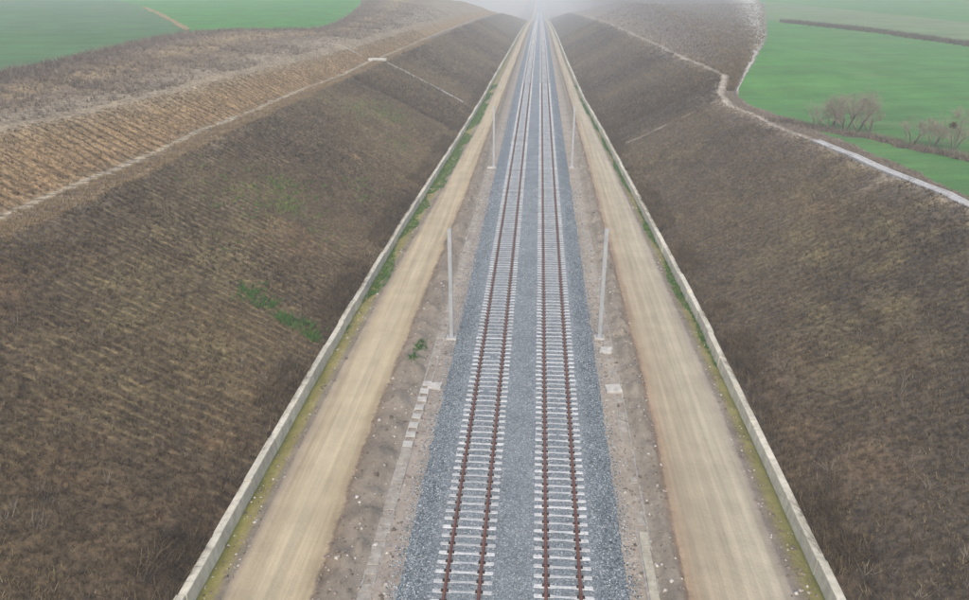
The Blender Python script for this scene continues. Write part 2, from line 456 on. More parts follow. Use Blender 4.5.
# ---------------------------------------------------------------- ballast
def ballast_top(X, Y):
    a = np.abs(X)
    z = np.interp(a, [0, .55, .9, 3.5, 3.85, 5.25], [-.22, -.215, -.203, -.203, -.22, -.66])
    ins = np.exp(-((a-2.2)/.55)**4)                                # a little lower inside the gauge
    return zt(Y) + z + .004*ins + np.where(a < 3.6, .012, .024)*fbm(X, Y, .45, 3, 61) + .02*fbm(X, Y, 3., 2, 63)*(a < .9)
bm = N('ballast', .95)
v1, v2 = bm.voro(19.), bm.voro(11.)
sp = bm.new('ShaderNodeSeparateColor'); bm.put(sp.inputs[0], v1)
sp2 = bm.new('ShaderNodeSeparateColor'); bm.put(sp2.inputs[0], v2)
px = bm.math('ABSOLUTE', bm.sep()[0])
dust = bm.math('MULTIPLY', bm.rng(px, 3.3, 4.3, 1., .0), bm.rng(bm.noise(.35, 4., .6, bm.scaled(1., .25, 1.)), .25, .75, .45, 1.))
c0 = bm.ramp(bm.math('ADD', bm.math('MULTIPLY', sp.outputs[0], .65), bm.math('MULTIPLY', sp2.outputs[1], .35)), [(0, (.034,.046,.056)), (.3, (.115,.145,.163)), (.65, (.235,.27,.29)), (1., (.52,.55,.56))])
c1 = bm.mix(bm.math('MULTIPLY', dust, .5), c0, (.30, .33, .345))
bm.col(bm.gain(c1, bm.rng(bm.noise(.6, 4.), .2, .8, .85, 1.15)))
bm.bump(bm.voro(19., 'Distance'), 1., .05)
BALLAST = bm.m
xs = np.arange(-5.3, 5.301, .13)
Yb = np.concatenate([np.arange(4., 90., .2), YS[YS > 90.]])
XX, YY = np.meshgrid(xs, Yb)
tag(link('ballast_bed', grid_mesh('ballast_bed', XX, YY, ballast_top(XX, YY), BALLAST)), kind='structure')

# loose stones on the ballast (nobody could count them)
OCT = np.array([(1,0,0),(0,1,0),(-1,0,0),(0,-1,0),(0,0,1),(0,0,-1)], float)
OCF = np.array([(0,1,4),(1,2,4),(2,3,4),(3,0,4),(1,0,5),(2,1,5),(3,2,5),(0,3,5)])
def stones(name, X, Y, Zs, size, mat, tint, parent=None):
    n = len(X)
    V = OCT[None]*(size[:, None, None]*rng.uniform(.6, 1.25, (n, 6, 1)))
    V[..., 2] *= .75
    th = rng.uniform(0, 6.28, n); c, s_ = np.cos(th)[:, None], np.sin(th)[:, None]
    tl = rng.uniform(-.6, .6, n)[:, None]
    x, y, z = V[..., 0], V[..., 1], V[..., 2]
    x, z = x + tl*z, z - tl*x
    V = np.stack([x*c - y*s_ + X[:, None], x*s_ + y*c + Y[:, None], z + Zs[:, None]], -1)
    F = OCF[None] + (np.arange(n)*6)[:, None, None]
    return link(name, np_mesh(name, V.reshape(-1, 3), F, 3, mat, {'c': np.repeat(tint, 6)}), parent)
sm = N('ballast_stone', .9)
sx = sm.math('ABSOLUTE', sm.sep()[0])
sc_ = sm.ramp(sm.attr('c'), [(0, (.035,.047,.057)), (.35, (.14,.17,.188)), (.75, (.28,.315,.335)), (1., (.58,.60,.61))])
sm.col(sm.mix(sm.rng(sx, 3.3, 4.3, .35, 0.), sc_, (.30, .33, .345)))
nS = 66000
Ys = 21. + 75.*rng.random(nS)**1.7
Xs = np.where(rng.random(nS) < .93, rng.uniform(-5.25, 5.25, nS), rng.choice([-1, 1], nS)*(5.2 + np.abs(rng.normal(0, .28, nS))))
szs = rng.uniform(.028, .058, nS)
phase = np.abs(((Ys/.6) % 1) - .5)
inside = (np.abs(np.abs(Xs)-2.2) < 1.32)
keep = ~(inside & (phase > .27))                                   # not on the sleepers
Xs, Ys, szs = Xs[keep], Ys[keep], szs[keep]
st = stones('ballast_stones', Xs, Ys, np.where(np.abs(Xs) < 5.2, ballast_top(Xs, Ys), gxy(Xs, Ys))+.006, szs, sm.m, rng.random(len(Xs)))
tag(st, 'loose blue grey crushed stones covering the ballast bed', 'ballast', kind='stuff')

# ---------------------------------------------------------------- tracks
cm = N('sleeper_concrete', .9)
oi = cm.new('ShaderNodeObjectInfo').outputs['Random']
cn = cm.noise(7., 5., .65)
tcx = cm.new('ShaderNodeTexCoord').outputs['Object']
sx0 = cm.new('ShaderNodeSeparateXYZ'); cm.put(sx0.inputs[0], tcx)
midd = cm.rng(cm.math('ABSOLUTE', sx0.outputs[0]), .45, .75, .9, 1.)
cc = cm.ramp(cn, [(.25, (.36,.365,.36)), (.5, (.54,.55,.545)), (.75, (.69,.70,.69))])
cm.col(cm.gain(cc, cm.math('MULTIPLY', midd, cm.rng(oi, 0., 1., .80, 1.12, smooth=False)))); cm.bump(cm.noise(40., 3.), .3, .01)
CONC_S = cm.m
rm = N('rusty_rail', .75)
rm.col(rm.ramp(rm.noise(3., 5., .7, rm.scaled(3., .6, 3.)), [(.25, (.10,.046,.038)), (.5, (.17,.080,.064)), (.78, (.23,.115,.09))]))
RUST = rm.m
fm = N('dark_fastening', .7); fm.col(fm.ramp(fm.noise(9.), [(.3, (.016,.013,.013)), (.7, (.045,.032,.030))])); CLIP = fm.m
def sleeper_mesh():
    st_ = [(-1.30,.165,.28,-.182), (-1.27,.18,.29,-.174), (-.95,.185,.29,-.168), (-.55,.165,.27,-.172), (-.38,.125,.22,-.184), (0.,.11,.20,-.188),
           (.38,.125,.22,-.184), (.55,.165,.27,-.172), (.95,.185,.29,-.168), (1.27,.18,.29,-.174), (1.30,.165,.28,-.182)]
    vs, fs = [], []
    for x, wt, wb, z in st_:
        vs += [(x, -wb/2, -.38), (x, wb/2, -.38), (x, wt/2+.012, z-.014), (x, wt/2-.005, z), (x, -wt/2+.005, z), (x, -wt/2-.012, z-.014)]
    n = 6
    for j in range(len(st_)-1):
        fs += [(j*n+i, j*n+(i+1) % n, (j+1)*n+(i+1) % n, (j+1)*n+i) for i in range(n)]
    fs += [tuple(range(n)), tuple(range(len(st_)*n-1, len(st_)*n-n-1, -1))]
    m_ = MB(); m_.poly(vs, [f[::-1] for f in fs]); return m_.mesh('sleeper', CONC_S)
SL = sleeper_mesh()
RAILP = [(-.075,-.166),(.075,-.166),(.075,-.155),(.018,-.140),(.009,-.125),(.009,-.05),(.036,-.035),(.036,-.004),(.030,0.),(-.030,0.),(-.036,-.004),(-.036,-.035),(-.009,-.05),(-.009,-.125),(-.018,-.140),(-.075,-.155)]
railY = list(np.arange(4., 200., 4.)) + list(np.arange(200., 1300., 20.))
SP = .6
for tx, lab in ((-2.2, 'rusty railway track on white concrete sleepers beside the plain tan dirt road'), (2.2, 'rusty railway track on white concrete sleepers beside the streaked pinkish dirt road')):
    tr = tag(empty('railway_track', (tx, 0, 0)), lab, 'railway track')
    for g in (-.75, .75):
        m_ = MB(); m_.extrude(RAILP, [(g, y, float(zt(y)), 1.) for y in railY])
        link('rail', m_.mesh('rail', RUST), tr)
    n0 = 35                                                         # first sleeper at 21 m
    cl = MB()
    far = MB()
    for k in range(n0, n0+300):
        y = k*SP
        o = link('sleeper', SL, tr)
        o.location = (rng.normal(0, .012), y+rng.normal(0, .012), float(zt(y))+rng.normal(0, .004))
        o.rotation_euler = (0, 0, rng.normal(0, .006))
        if k < n0+300:
            for g in (-.75, .75):
                for d in (-.125, .125):
                    cl.box((g+d, y, float(zt(y))-.135), (.09, .15, .07), .75)
    for k in range(n0+300, n0+1900):
        y = k*SP; z = float(zt(y))
        far.box((0, y, z-.26), (2.6, .12, .155))
    tag(link('rail_fastening', cl.mesh('rail_fastening', CLIP), tr), 'dark rail clips on both sides of each rail', kind='stuff')
    tag(link('distant_sleepers', far.mesh('distant_sleepers', CONC_S), tr), 'far sleepers merging in the mist', kind='stuff')

# ---------------------------------------------------------------- masts
def concrete(name, lo, mid, hi, scale=3.):
    m = N(name, .92)
    n = m.noise(scale, 6., .65)
    streak = m.noise(1., 4., .6, m.scaled(3., 3., .7))
    m.col(m.gain(m.ramp(n, [(.25, lo), (.5, mid), (.75, hi)]), m.rng(streak, .25, .75, .82, 1.12)))
    if name == 'concrete_wall':
        v = m.new('ShaderNodeObjectInfo').outputs['Random']
        src = m.b.inputs['Base Color'].links[0].from_socket
        stain = m.rng(m.noise(.9, 6., .7, m.scaled(1., 1., 2.5)), .52, .72)
        m.col(m.mix(m.math('MULTIPLY', stain, .5), m.gain(src, m.rng(v, 0., 1., .84, 1.08, smooth=False)), (.26, .235, .18)))
    m.bump(m.noise(25., 4.), .3, .02)
    return m.m
CONC_P = concrete('concrete_pale', (.36,.345,.31), (.47,.455,.415), (.54,.525,.485))
CONC_W = concrete('concrete_wall', (.48,.45,.355), (.63,.59,.475), (.70,.66,.54), 1.2)
CONC_G = concrete('concrete_grey', (.25,.24,.22), (.35,.335,.305), (.43,.415,.38))
CONC_C = concrete('concrete_channel', (.34,.33,.31), (.46,.45,.43), (.54,.53,.51), 1.2)
gm = N('galvanised_steel', .55); gm.b.inputs['Metallic'].default_value = .25
gm.col(gm.ramp(gm.noise(2.5, 5., .6, gm.scaled(2., 2., .6)), [(.3, (.33,.345,.355)), (.7, (.45,.465,.47))])); GALV = gm.m
HP = [(k*.9, l*.9) for k, l in [(-.15,-.15),(.15,-.15),(.15,-.125),(.014,-.125),(.014,.125),(.15,.125),(.15,.15),(-.15,.15),(-.15,.125),(-.014,.125),(-.014,-.125),(-.15,-.125)]]
def mast_meshes():
    m_ = MB()
    vs = [(x, y, z) for z in (0., 8.45) for x, y in HP]; n = len(HP)
    m_.poly(vs, [(i, (i+1) % n, n+(i+1) % n, n+i) for i in range(n)] + [tuple(range(n-1, -1, -1)), tuple(range(n, 2*n))])
    pole = m_.mesh('pole', GALV)
    m_ = MB(); m_.box((0, 0, .015), (.52, .52, .035)); plate = m_.mesh('base_plate', GALV)
    m_ = MB(); m_.tube((0, 0, 0), (0, 0, .12), .022, .022, 6); m_.tube((0, 0, .0), (0, 0, .045), .04, .04, 6); bolt = m_.mesh('anchor_bolt', GALV)
    m_ = MB(); m_.cham((0, 0, -.45), (.75, .75, .9), .03); foot = m_.mesh('foundation', CONC_P)
    m_ = MB(); m_.box((0, 0, 8.463), (.28, .28, .022)); cap = m_.mesh('cap_plate', GALV)
    return pole, plate, bolt, foot, cap
MM = mast_meshes()
ORD = ['first', 'second', 'third', 'fourth', 'fifth']
for s, xa, y0, rd in ((-1, 5.45, 51., 'plain tan road'), (1, 5.62, 51.8, 'streaked pinkish road')):
    for i in range(2):
        y = y0 + 55.6*i
        lab = ('tall bare steel mast in front of the misty ones along the ' + rd) if i == 0 else \
              ORD[i] + ' bare steel mast into the mist along the ' + rd
        z0 = float(zt(y)) - .50
        mt = tag(empty('catenary_mast', (s*xa, y, z0)), lab, 'mast', 'bare masts along the railway')
        mt.rotation_euler = (random.uniform(-.004, .004), s*random.uniform(0., .006), 0)
        for nm, me in zip(('pole', 'base_plate', None, 'foundation', 'cap_plate'), MM):
            if nm: link(nm, me, mt)
        for bx in (-.2, .2):
            for by in (-.2, .2):
                b_ = link('anchor_bolt', MM[2], mt); b_.location = (bx, by, .03)

# ---------------------------------------------------------------- cable troughs beside the ballast
def trough(s, ctr, lab, exposed, cover_mat, step_fn):
    t_ = tag(empty('cable_trough', (0, 0, 0)), lab, 'cable trough')
    lip = {}
    for side_ in (-1, 1):
        m_ = MB(); Yl = np.arange(20., 190., 1.5)
        st_ = [(s*(float(ctr(y)) + side_*.26), y, float(zt(y)) - .612 + .045*float(vnoise(np.array(y/4.), np.array(side_*3.+s), 71)), 1.) for y in Yl]
        m_.extrude([(-.045,-.3),(.045,-.3),(.045,.035),(-.045,.035)], st_)
        link('trough_wall', m_.mesh('trough_wall', CONC_G), t_)
    m_ = MB(); m_.cham((0, 0, 0), (.56, .52, .09), .012); sl = m_.mesh('cover_slab', cover_mat)
    wide = 1. if s < 0 else .74
    m_ = MB(); m_.cham((0, 0, 0), (.54, .52, .09), .02); sg = m_.mesh('cover_slab', CONC_D)
    for y, raise_ in step_fn():
        o = link('cover_slab', sl if raise_ > .02 else sg, t_)
        o.scale = (wide, 1., 1.)
        o.location = (s*float(ctr(y)) + random.gauss(0, .012), y, float(zt(y)) - .56 + raise_)
        o.rotation_euler = (random.gauss(0, .02), random.gauss(0, .025), random.gauss(0, .03))
    return t_
ctrL = ip([0,25,38,44,63,107,200], [6.5,6.5,6.45,6.3,6.15,6.05,5.95])
ctrR = ip([0,26,29,45,59,107,200], [6.2,6.2,6.2,6.25,6.1,6.1,6.0])
def stepsL():
    y = 20.5
    while y < 105.:
        if 36.2 < y < 44.2: yield y, .04 + .012*random.random(); y += 1.02
        else:
            if random.random() < (.8 if 24 < y < 36.2 else .45): yield y, random.choice([-.065, -.05, -.035, -.02])
            y += .56
def stepsR():
    y = 20.5
    while y < 105.:
        if y < 30.2: yield y, .03; y += .545
        else:
            if random.random() < .4: yield y, random.choice([-.065, -.05, -.04, -.025])
            y += .56
CONC_D = concrete('concrete_dusty', (.25,.225,.19), (.34,.31,.265), (.42,.385,.33))
CONC_E = concrete('concrete_earthy', (.16,.14,.115), (.23,.205,.17), (.30,.27,.23))
CONC_Y = concrete('concrete_cream', (.30,.27,.21), (.40,.37,.29), (.47,.44,.36))
trough(-1, ctrL, 'half buried cable trough with spaced pale cover slabs beside the plain tan road', None, CONC_P, stepsL)
trough(1, ctrR, 'half buried cable trough with cream cover slabs beside the streaked pinkish road', None, CONC_Y, stepsR)

for x, y, sx_, sy_, lab in ((5.95, 49.6, .85, .8, 'low pale concrete block at the foot of the mast beside the pinkish road'), (6.0, 44.0, 1.0, .9, 'square white concrete block set in the ground by the pinkish road trough'),
                            (-5.75, 43.6, .9, .7, 'small white concrete block beside the spaced cover slabs'), (-5.9, 106.2, .9, .7, 'pale concrete block by the second mast along the tan road')):
    m_ = MB(); m_.cham((0, 0, 0), (sx_, sy_, .5), .03)
    o = tag(link('concrete_block', m_.mesh('concrete_block', CONC_P)), lab, 'concrete block')
    o.location = (x, y, float(gxy(x, y)) - .07); o.rotation_euler = (.04, -.05, random.uniform(-.2, .2))

# ---------------------------------------------------------------- retaining walls
def wall(s, lab):
    w = tag(empty('retaining_wall', (0, 0, 0)), lab, 'wall')
    y = 8.
    while y < 900.:
        Lp = 4. if y < 200 else (9. if y < 420 else 24.)
        y1 = y+Lp-.06
        a0, a1 = float(AW[s](y)), float(AW[s](y1))
        z0, z1 = float(zt(y)), float(zt(y1))
        j, h = random.gauss(0, .028), random.gauss(0, .035) + .02
        b = .022
        vs = []
        for yy, aa, zz in ((y, a0, z0), (y1, a1, z1)):
            for da, dz in ((-.40,-1.35), (.06,-1.35), (.06,h-b), (.06-b,h), (-.34+b,h), (-.34,h-b)):
                vs.append((s*(aa+da+j), yy, zz+dz))
        fs = [(i, (i+1) % 6, 6+(i+1) % 6, 6+i) for i in range(6)] + [tuple(range(5, -1, -1)), tuple(range(6, 12))]
        if s < 0: fs = [f[::-1] for f in fs]
        m_ = MB(); m_.poly(vs, fs)
        link('wall_panel', m_.mesh('wall_panel', CONC_W), w)
        y += Lp
    return w
wall(-1, 'long low concrete retaining wall at the foot of the slope beside the plain tan road')
wall(1, 'long low concrete retaining wall at the foot of the slope beside the streaked pinkish road')

# ---------------------------------------------------------------- drainage channel along the eastern crest, and chutes down the slopes
def u_segment(p0, p1, w, d, t, name, mat, parent, fl=-.1):
    """one precast U-shaped length from p0 to p1"""
    p0, p1 = Vector(p0), Vector(p1)
    dr = (p1-p0); dr.z = 0; dr.normalize(); n = Vector((dr.y, -dr.x, 0))
    prof = [(-w/2,-d), (w/2,-d), (w/2,.03), (w/2-t,.03), (w/2-t*1.9,fl), (-w/2+t*1.9,fl), (-w/2+t,.03), (-w/2,.03)]
    vs = [p + n*x + Vector((0, 0, z)) for p in (p0, p1) for x, z in prof]
    k = len(prof)
    m_ = MB(); m_.poly(vs, [(i, (i+1) % k, k+(i+1) % k, k+i)[::-1] for i in range(k)] + [tuple(range(k)), tuple(range(2*k-1, k-1, -1))])
    return link(name, m_.mesh(name, mat), parent)
ch = tag(empty('drainage_channel', (0, 0, 0)), 'long pale concrete drainage channel along the slope crest below the bare trees', 'drainage channel')
y = 30.
while y < 82.:
    q = []
    for yy in (y, y+2.93):
        a = float(cr_in(yy)) + .55 + .12*math.sin(yy*.23)
        q.append((a, yy, float(gz(1, a, yy)) + .13))
    u_segment(q[0], q[1], 1.05, .5, .12, 'channel_segment', CONC_C, ch, -.08)
    y += 3.0
def chute(s, Y, a0, a1, lab, gaps=(), head=False, w=.5, mat=None):
    c_ = tag(empty('drainage_chute', (0, 0, 0)), lab, 'drainage chute')
    a = a0
    while a < a1-.1:
        b = min(a+1.95, a1)
        if not any(g0 < a < g1 for g0, g1 in gaps):
            p0 = (s*a, Y, float(gz(s, a, Y)) + .15); p1 = (s*b, Y, float(gz(s, b, Y)) + .15)
            u_segment(p0, p1, w, .5, w*.18, 'chute_segment', mat or CONC_C, c_)
        a += 2.
    if head:
        m_ = MB()
        for dy_ in (-.75, .75):
            m_.cham((s*(a1+1.2), Y+dy_, float(gz(s, a1+1.2, Y))+.16), (3.4, .28, .7), .03)
        m_.cham((s*(a1+2.8), Y, float(gz(s, a1+2.8, Y))+.16), (.28, 1.2, .7), .03)
        link('inlet_box', m_.mesh('inlet_box', CONC_P), c_)
    return c_
chute(-1, 157.3, 14.6, 30.6, 'thin concrete drainage chute with white inlet box running down to the tan road', head=True)
chute(-1, 156.5, 34.6, 44., 'faint grey drainage chute above the bench path, over the white inlet box', w=.36, mat=CONC_D)
chute(1, 117.6, 14.2, 28., 'broken concrete drainage chute on the slope above the pinkish road', gaps=((18.5, 20.5), (22.5, 24.5)), w=.24, mat=CONC_E)

# ---------------------------------------------------------------- vegetation
def blades(name, X, Y, Zs, h, nb, wdt, lean, mat, tint, parent=None):
    """tufts of thin upright blades; one object"""
    n = len(X)
    Xr, Yr, Zr, hr, tr_ = [np.repeat(v, nb) for v in (X, Y, Zs, h, tint)]
    m = n*nb
    th = rng.uniform(0, 2*np.pi, m); sp_ = rng.random(m)*.38*hr
    bx, by = Xr + sp_*np.cos(th), Yr + sp_*np.sin(th)
    hh = hr*rng.uniform(.55, 1.15, m)
    ln = rng.normal(0, lean, (2, m))*hh + np.stack([np.cos(th), np.sin(th)])*lean*.8*hh
    ph = rng.uniform(0, np.pi, m)
    wx, wy = np.cos(ph)*wdt*rng.uniform(.6, 1.4, m), np.sin(ph)*wdt*rng.uniform(.6, 1.4, m)
    V = np.empty((m, 3, 3))
    V[:, 0] = np.stack([bx-wx, by-wy, Zr-.04], -1)
    V[:, 1] = np.stack([bx+wx, by+wy, Zr-.04], -1)
    V[:, 2] = np.stack([bx+ln[0], by+ln[1], Zr+hh], -1)
    tt = np.clip(tr_ + rng.normal(0, .13, m), 0, 1)
    F = np.arange(m*3).reshape(-1, 3)
    return link(name, np_mesh(name, V.reshape(-1, 3), F, 3, mat, {'c': np.repeat(tt, 3)}), parent)
def plant_material(name, stops):
    m = N(name, 1.)
    m.col(m.ramp(m.attr('c'), stops)); return m.m
SCRUB = plant_material('dry_scrub', [(0, (.024,.016,.011)), (.3, (.086,.062,.040)), (.5, (.152,.113,.070)), (.68, (.215,.162,.082)), (1., (.38,.31,.19))])
STRAW = plant_material('straw_grass', [(0, (.12,.085,.045)), (.4, (.245,.175,.09)), (.7, (.32,.245,.145)), (1., (.42,.35,.23))])
GREEN = plant_material('green_weed', [(0, (.02,.07,.012)), (.4, (.045,.15,.025)), (.75, (.11,.20,.04)), (1., (.22,.23,.085))])
GREYB = plant_material('grey_brush', [(0, (.065,.053,.043)), (.4, (.14,.115,.095)), (.7, (.215,.178,.142)), (1., (.31,.265,.20))])

def scatter(s, n, y0, y1, a_lo, a_hi, p=1.6):
    """points between two breaklines, denser towards the near end"""
    Y = y0 + (y1-y0)*rng.random(n)**p
    A = a_lo(Y) + (a_hi(Y)-a_lo(Y))*rng.random(n)
    return A, Y
SIDE = {-1: 'tan', 1: 'pinkish'}
for s in (-1, 1):
    top = (lambda Y, s=s: (bench_in(-1, Y)-.1) if s < 0 else cr_in(Y)+.2)
    A, Y = scatter(s, (38000 if s < 0 else 46000), 12., 150., (lambda Y, s=s: AW[s](Y)+.15), top, 1.75)
    rowmask = 0*A > 1  # (A/9.+s*50, Y/11., 81) + .35*vnoise(A/3., Y/4., 83) > (.05 if s < 0 else .3)
    k = np.round(Y/.86)*.86 + .3*vnoise(A/4., Y/4., 85)
    Y = np.where(rowmask, k + rng.normal(0, .13, len(Y)), Y)
    foot = np.clip(1 - (A-AW[s](Y))/2.2, 0, 1)
    big = fbm(A*s, Y, 14., 3, 87)
    h = rng.uniform(.10, .36, len(A))*(1+1.2*foot)*(1 + np.clip(Y-60, 0, 90)/150.) * np.where(big > .25, .75, 1.)
    tint = np.clip((.40 if s < 0 else .37) + (.34 if s < 0 else .22)*big + rng.normal(0, .20, len(A)) - .10*foot + (.03 if s < 0 else 0.), 0, 1)
    o = blades('dry_scrub', s*A, Y, gz(s, A, Y), h, 7, .014, .45, SCRUB, tint)
    tag(o, 'dense dry brown scrub covering the cut slope above the %s road' % SIDE[s], 'scrub', kind='stuff')
    A, Y = scatter(s, 15000, 130., 380., (lambda Y, s=s: AW[s](Y)+.2), top, 1.5)
    o = blades('distant_scrub', s*A, Y, gz(s, A, Y), rng.uniform(.3, .7, len(A)), 5, .035, .45, SCRUB, np.clip(.36 + .2*fbm(A, Y, 18., 2, 89) + rng.normal(0, .12, len(A)), 0, 1))
    tag(o, 'hazy dry scrub far along the cut slope above the %s road' % SIDE[s], 'scrub', kind='stuff')
    A, Y = scatter(s, 60000 if s < 0 else 22000, 16., 125., (lambda Y, s=s: AW[s](Y)+1.2), top, 1.5)
    pm = fbm(A*s, Y, 13., 3, 111) + .15*(s < 0) > .08
    A, Y = A[pm], Y[pm]
    Y = np.round(Y/.80)*.80 + .16*vnoise(A/5., np.round(Y/.80), 113) + rng.normal(0, .05, len(Y))
    o = blades('straw_rows', s*A, Y, gz(s, A, Y), rng.uniform(.08, .2, len(A)), 3, .016, .7, STRAW, np.clip(.40 + rng.normal(0, .2, len(A)), 0, 1))
    tag(o, 'thin straw coloured planting rows running down the slope above the %s road' % SIDE[s], 'dry grass', kind='stuff')
    A, Y = scatter(s, 420, 14., 140., (lambda Y, s=s: AW[s](Y)+.6), top, 1.5)
    o = blades('dead_stalks', s*A, Y, gz(s, A, Y), rng.uniform(.35, .85, len(A)), 26, .010, .5, GREYB, np.clip(rng.choice([.25, .45, .8], len(A)) + rng.normal(0, .1, len(A)), 0, 1))
    tag(o, 'taller clumps of dead stalks dotted over the slope above the %s road' % SIDE[s], 'dead stalks', kind='stuff')
    # brambles hanging over the wall
    A, Y = scatter(s, 4600, 14., 230., (lambda Y, s=s: AW[s](Y)+.05), (lambda Y, s=s: AW[s](Y)+1.9), 1.4)
    dens = fbm(Y*0+s*7, Y, 6., 2, 91) > (-.25 if s < 0 else .0)
    A, Y = A[dens], Y[dens]
    o = blades('bramble', s*A, Y, gz(s, A, Y), rng.uniform(.25, .75, len(A)), 14, .013, .75, SCRUB, np.clip(.30 + rng.normal(0, .16, len(A)), 0, 1))
    tag(o, 'dark leafless brambles behind the wall beside the %s road' % SIDE[s], 'brambles', kind='stuff')
    # weeds in the ditch
    A, Y = scatter(s, 9000, 16., 200., (lambda Y, s=s: RO[s](Y)+.1), (lambda Y, s=s: AW[s](Y)-.4), 1.3)
    q = (A-RO[s](Y))/(AW[s](Y)-.4-RO[s](Y))
    gp = fbm(Y*0+s*3, Y, 9., 2, 93) + .9*q - .55
    yl = np.interp(Y, [0, 45, 58, 300], [-.55, -.3, .45, .45]) if s < 0 else np.interp(Y, [0, 40, 60, 300], [-.45, -.25, .12, .25])
    kp = gp + yl > .15
    A, Y = A[kp], Y[kp]
    o = blades('ditch_weeds', s*A, Y, gz(s, A, Y), rng.uniform(.12, .34, len(A)), 6, .022, .5, GREEN, np.clip(.42 + rng.normal(0, .2, len(A)), 0, 1))
    tag(o, 'green weeds in the ditch between the wall and the %s road' % SIDE[s], 'weeds', kind='stuff')
    # pebbles on the spoil bank and along the ditch
    A, Y = scatter(s, 6000, 18., 120., const(5.6), (lambda Y, s=s: AW[s](Y)-.5), 1.5)
    tr_ = (A-RI[s](Y))/(RO[s](Y)-RI[s](Y))
    kp = (tr_ < 0) | (tr_ > 1)
    A, Y = A[kp], Y[kp]
    o = stones('pebbles', s*A, Y, gz(s, A, Y), rng.uniform(.025, .085, len(A))*rng.choice([1, 1, 1, 1.8], len(A)), None, rng.random(len(A)))
    pm_ = N('pebble_'+SIDE[s], .9); pm_.col(pm_.ramp(pm_.attr('c'), [(0, (.12,.095,.075)), (.6, (.25,.21,.17)), (1., (.55,.52,.47))])); o.data.materials.append(pm_.m)
    tag(o, 'loose pebbles and clods along the %s road verges' % SIDE[s], 'pebbles', kind='stuff')

# dry grass on the western bench and upper slope, brush belt below the field
A, Y = scatter(-1, 9000, 30., 220., lambda Y: bench_in(-1, Y)-.3, lambda Y: pl_in(Y)-.1, 1.5)
tag(blades('bench_grass', -A, Y, gz(-1, A, Y), rng.uniform(.12, .38, len(A)), 6, .022, .5, STRAW, np.clip(.42+rng.normal(0, .2, len(A)), 0, 1)),
    'straw coloured grass on the bench below the pale footpath', 'dry grass', kind='stuff')
A, Y = scatter(-1, 15000, 45., 230., lambda Y: pl_out(Y)+.1, stripL, 1.3)
k = np.round(Y/1.25)*1.25 + .3*vnoise(A/3., Y/6., 95)
rowk = rng.random(len(Y)) < .30
Y = np.where(rowk, k + rng.normal(0, .12, len(Y)), Y)
o1 = blades('row_scrub', -A[rowk], Y[rowk], gz(-1, A[rowk], Y[rowk]), rng.uniform(.12, .34, rowk.sum()), 5, .018, .4, SCRUB, np.clip(.28+rng.normal(0, .1, rowk.sum()), 0, 1))
tag(o1, 'dark scrub rows planted down the orange upper slope', 'scrub', kind='stuff')
o1 = blades('orange_grass', -A[~rowk], Y[~rowk], gz(-1, A[~rowk], Y[~rowk]), rng.uniform(.07, .2, (~rowk).sum()), 5, .022, .6, STRAW, np.clip(.45+rng.normal(0, .18, (~rowk).sum()), 0, 1))
tag(o1, 'straw grass between the scrub rows of the upper slope', 'dry grass', kind='stuff')
A, Y = scatter(-1, 24000, 55., 330., lambda Y: stripL(Y)+1.6, lambda Y: EDGE_LINE_L(Y)-.2, 1.3)
q = (A-stripL(Y))/(EDGE_LINE_L(Y)-stripL(Y))
kp = (rng.random(len(A)) < .25 + .9*sstep(q, .75, .95)) | ((fbm(A, Y, 11., 2, 97) > .1) & (rng.random(len(A)) < .7))
A, Y, q = A[kp], Y[kp], q[kp]
tag(blades('hillside_brush', -A, Y, gz(-1, A, Y), rng.uniform(.25, .7, len(A))*(1+.5*sstep(q, .8, .97)), 7, .03, .5, GREYB, np.clip(.52+rng.normal(0, .17, len(A)), 0, 1)),
    'grey leafless brush between the orange slope and the green field', 'brush', kind='stuff')
A, Y = scatter(1, 12000, 125., 420., lambda Y: cr_out(Y)+.2, lambda Y: edge_r(Y)-.8, 1.2)
tag(blades('knoll_brush', A, Y, gz(1, A, Y), rng.uniform(.25, .8, len(A)), 5, .04, .4, SCRUB, np.clip(.45+rng.normal(0, .15, len(A)), 0, 1)),
    'grey brown brush on the knoll between the pale track and the cutting', 'brush', kind='stuff')
A, Y = scatter(1, 5200, 40., 124., lambda Y: cr_in(Y)+1.3, lambda Y: edge_r(Y)-.1, 1.)
tag(blades('verge_grass', A, Y, gz(1, A, Y), rng.uniform(.1, .32, len(A)), 7, .02, .5, GREYB, np.clip(.72+rng.normal(0, .2, len(A)), 0, 1)),
    'dry straw grass on the verge behind the concrete channel', 'dry grass', kind='stuff')
# green weed patches on the western slope
PX, PY, PH = [], [], []
for cx, cy_, rx_, ry_, n in ((20.2, 50.8, 1.0, 1.4, 45), (19.2, 49.9, 1.2, 1.2, 60), (17.4, 49.2, .7, .8, 70), (16.3, 49.4, 1.2, 1.1, 70), (15.2, 48.6, .5, .5, 60), (24.4, 72.5, 2.2, 2.6, 110), (22.9, 68.2, 1.2, 2.2, 60), (22.4, 119., 4., 6., 200), (25., 112., 3., 5., 60), (18.6, 107., 2.4, 4., 60), (24., 68., 7., 9., 200), (19.5, 82., 4., 6., 60)):
    r_ = rng.normal(0, .5, (2, n)); PX.append(cx + rx_*r_[0]); PY.append(cy_ + ry_*r_[1]); PH.append(np.full(n, cy_))
PX, PY, PH = map(np.concatenate, (PX, PY, PH))
tag(blades('green_weeds', -PX, PY, gz(-1, PX, PY), rng.uniform(.15, .40, len(PX)), 9, .035, .6, GREEN, np.clip(np.where(PH < 60, .5, .8) + rng.normal(0, .15, len(PX)), 0, 1)),
    'patches of green weeds on the brown slope above the tan road', 'weeds', kind='stuff')
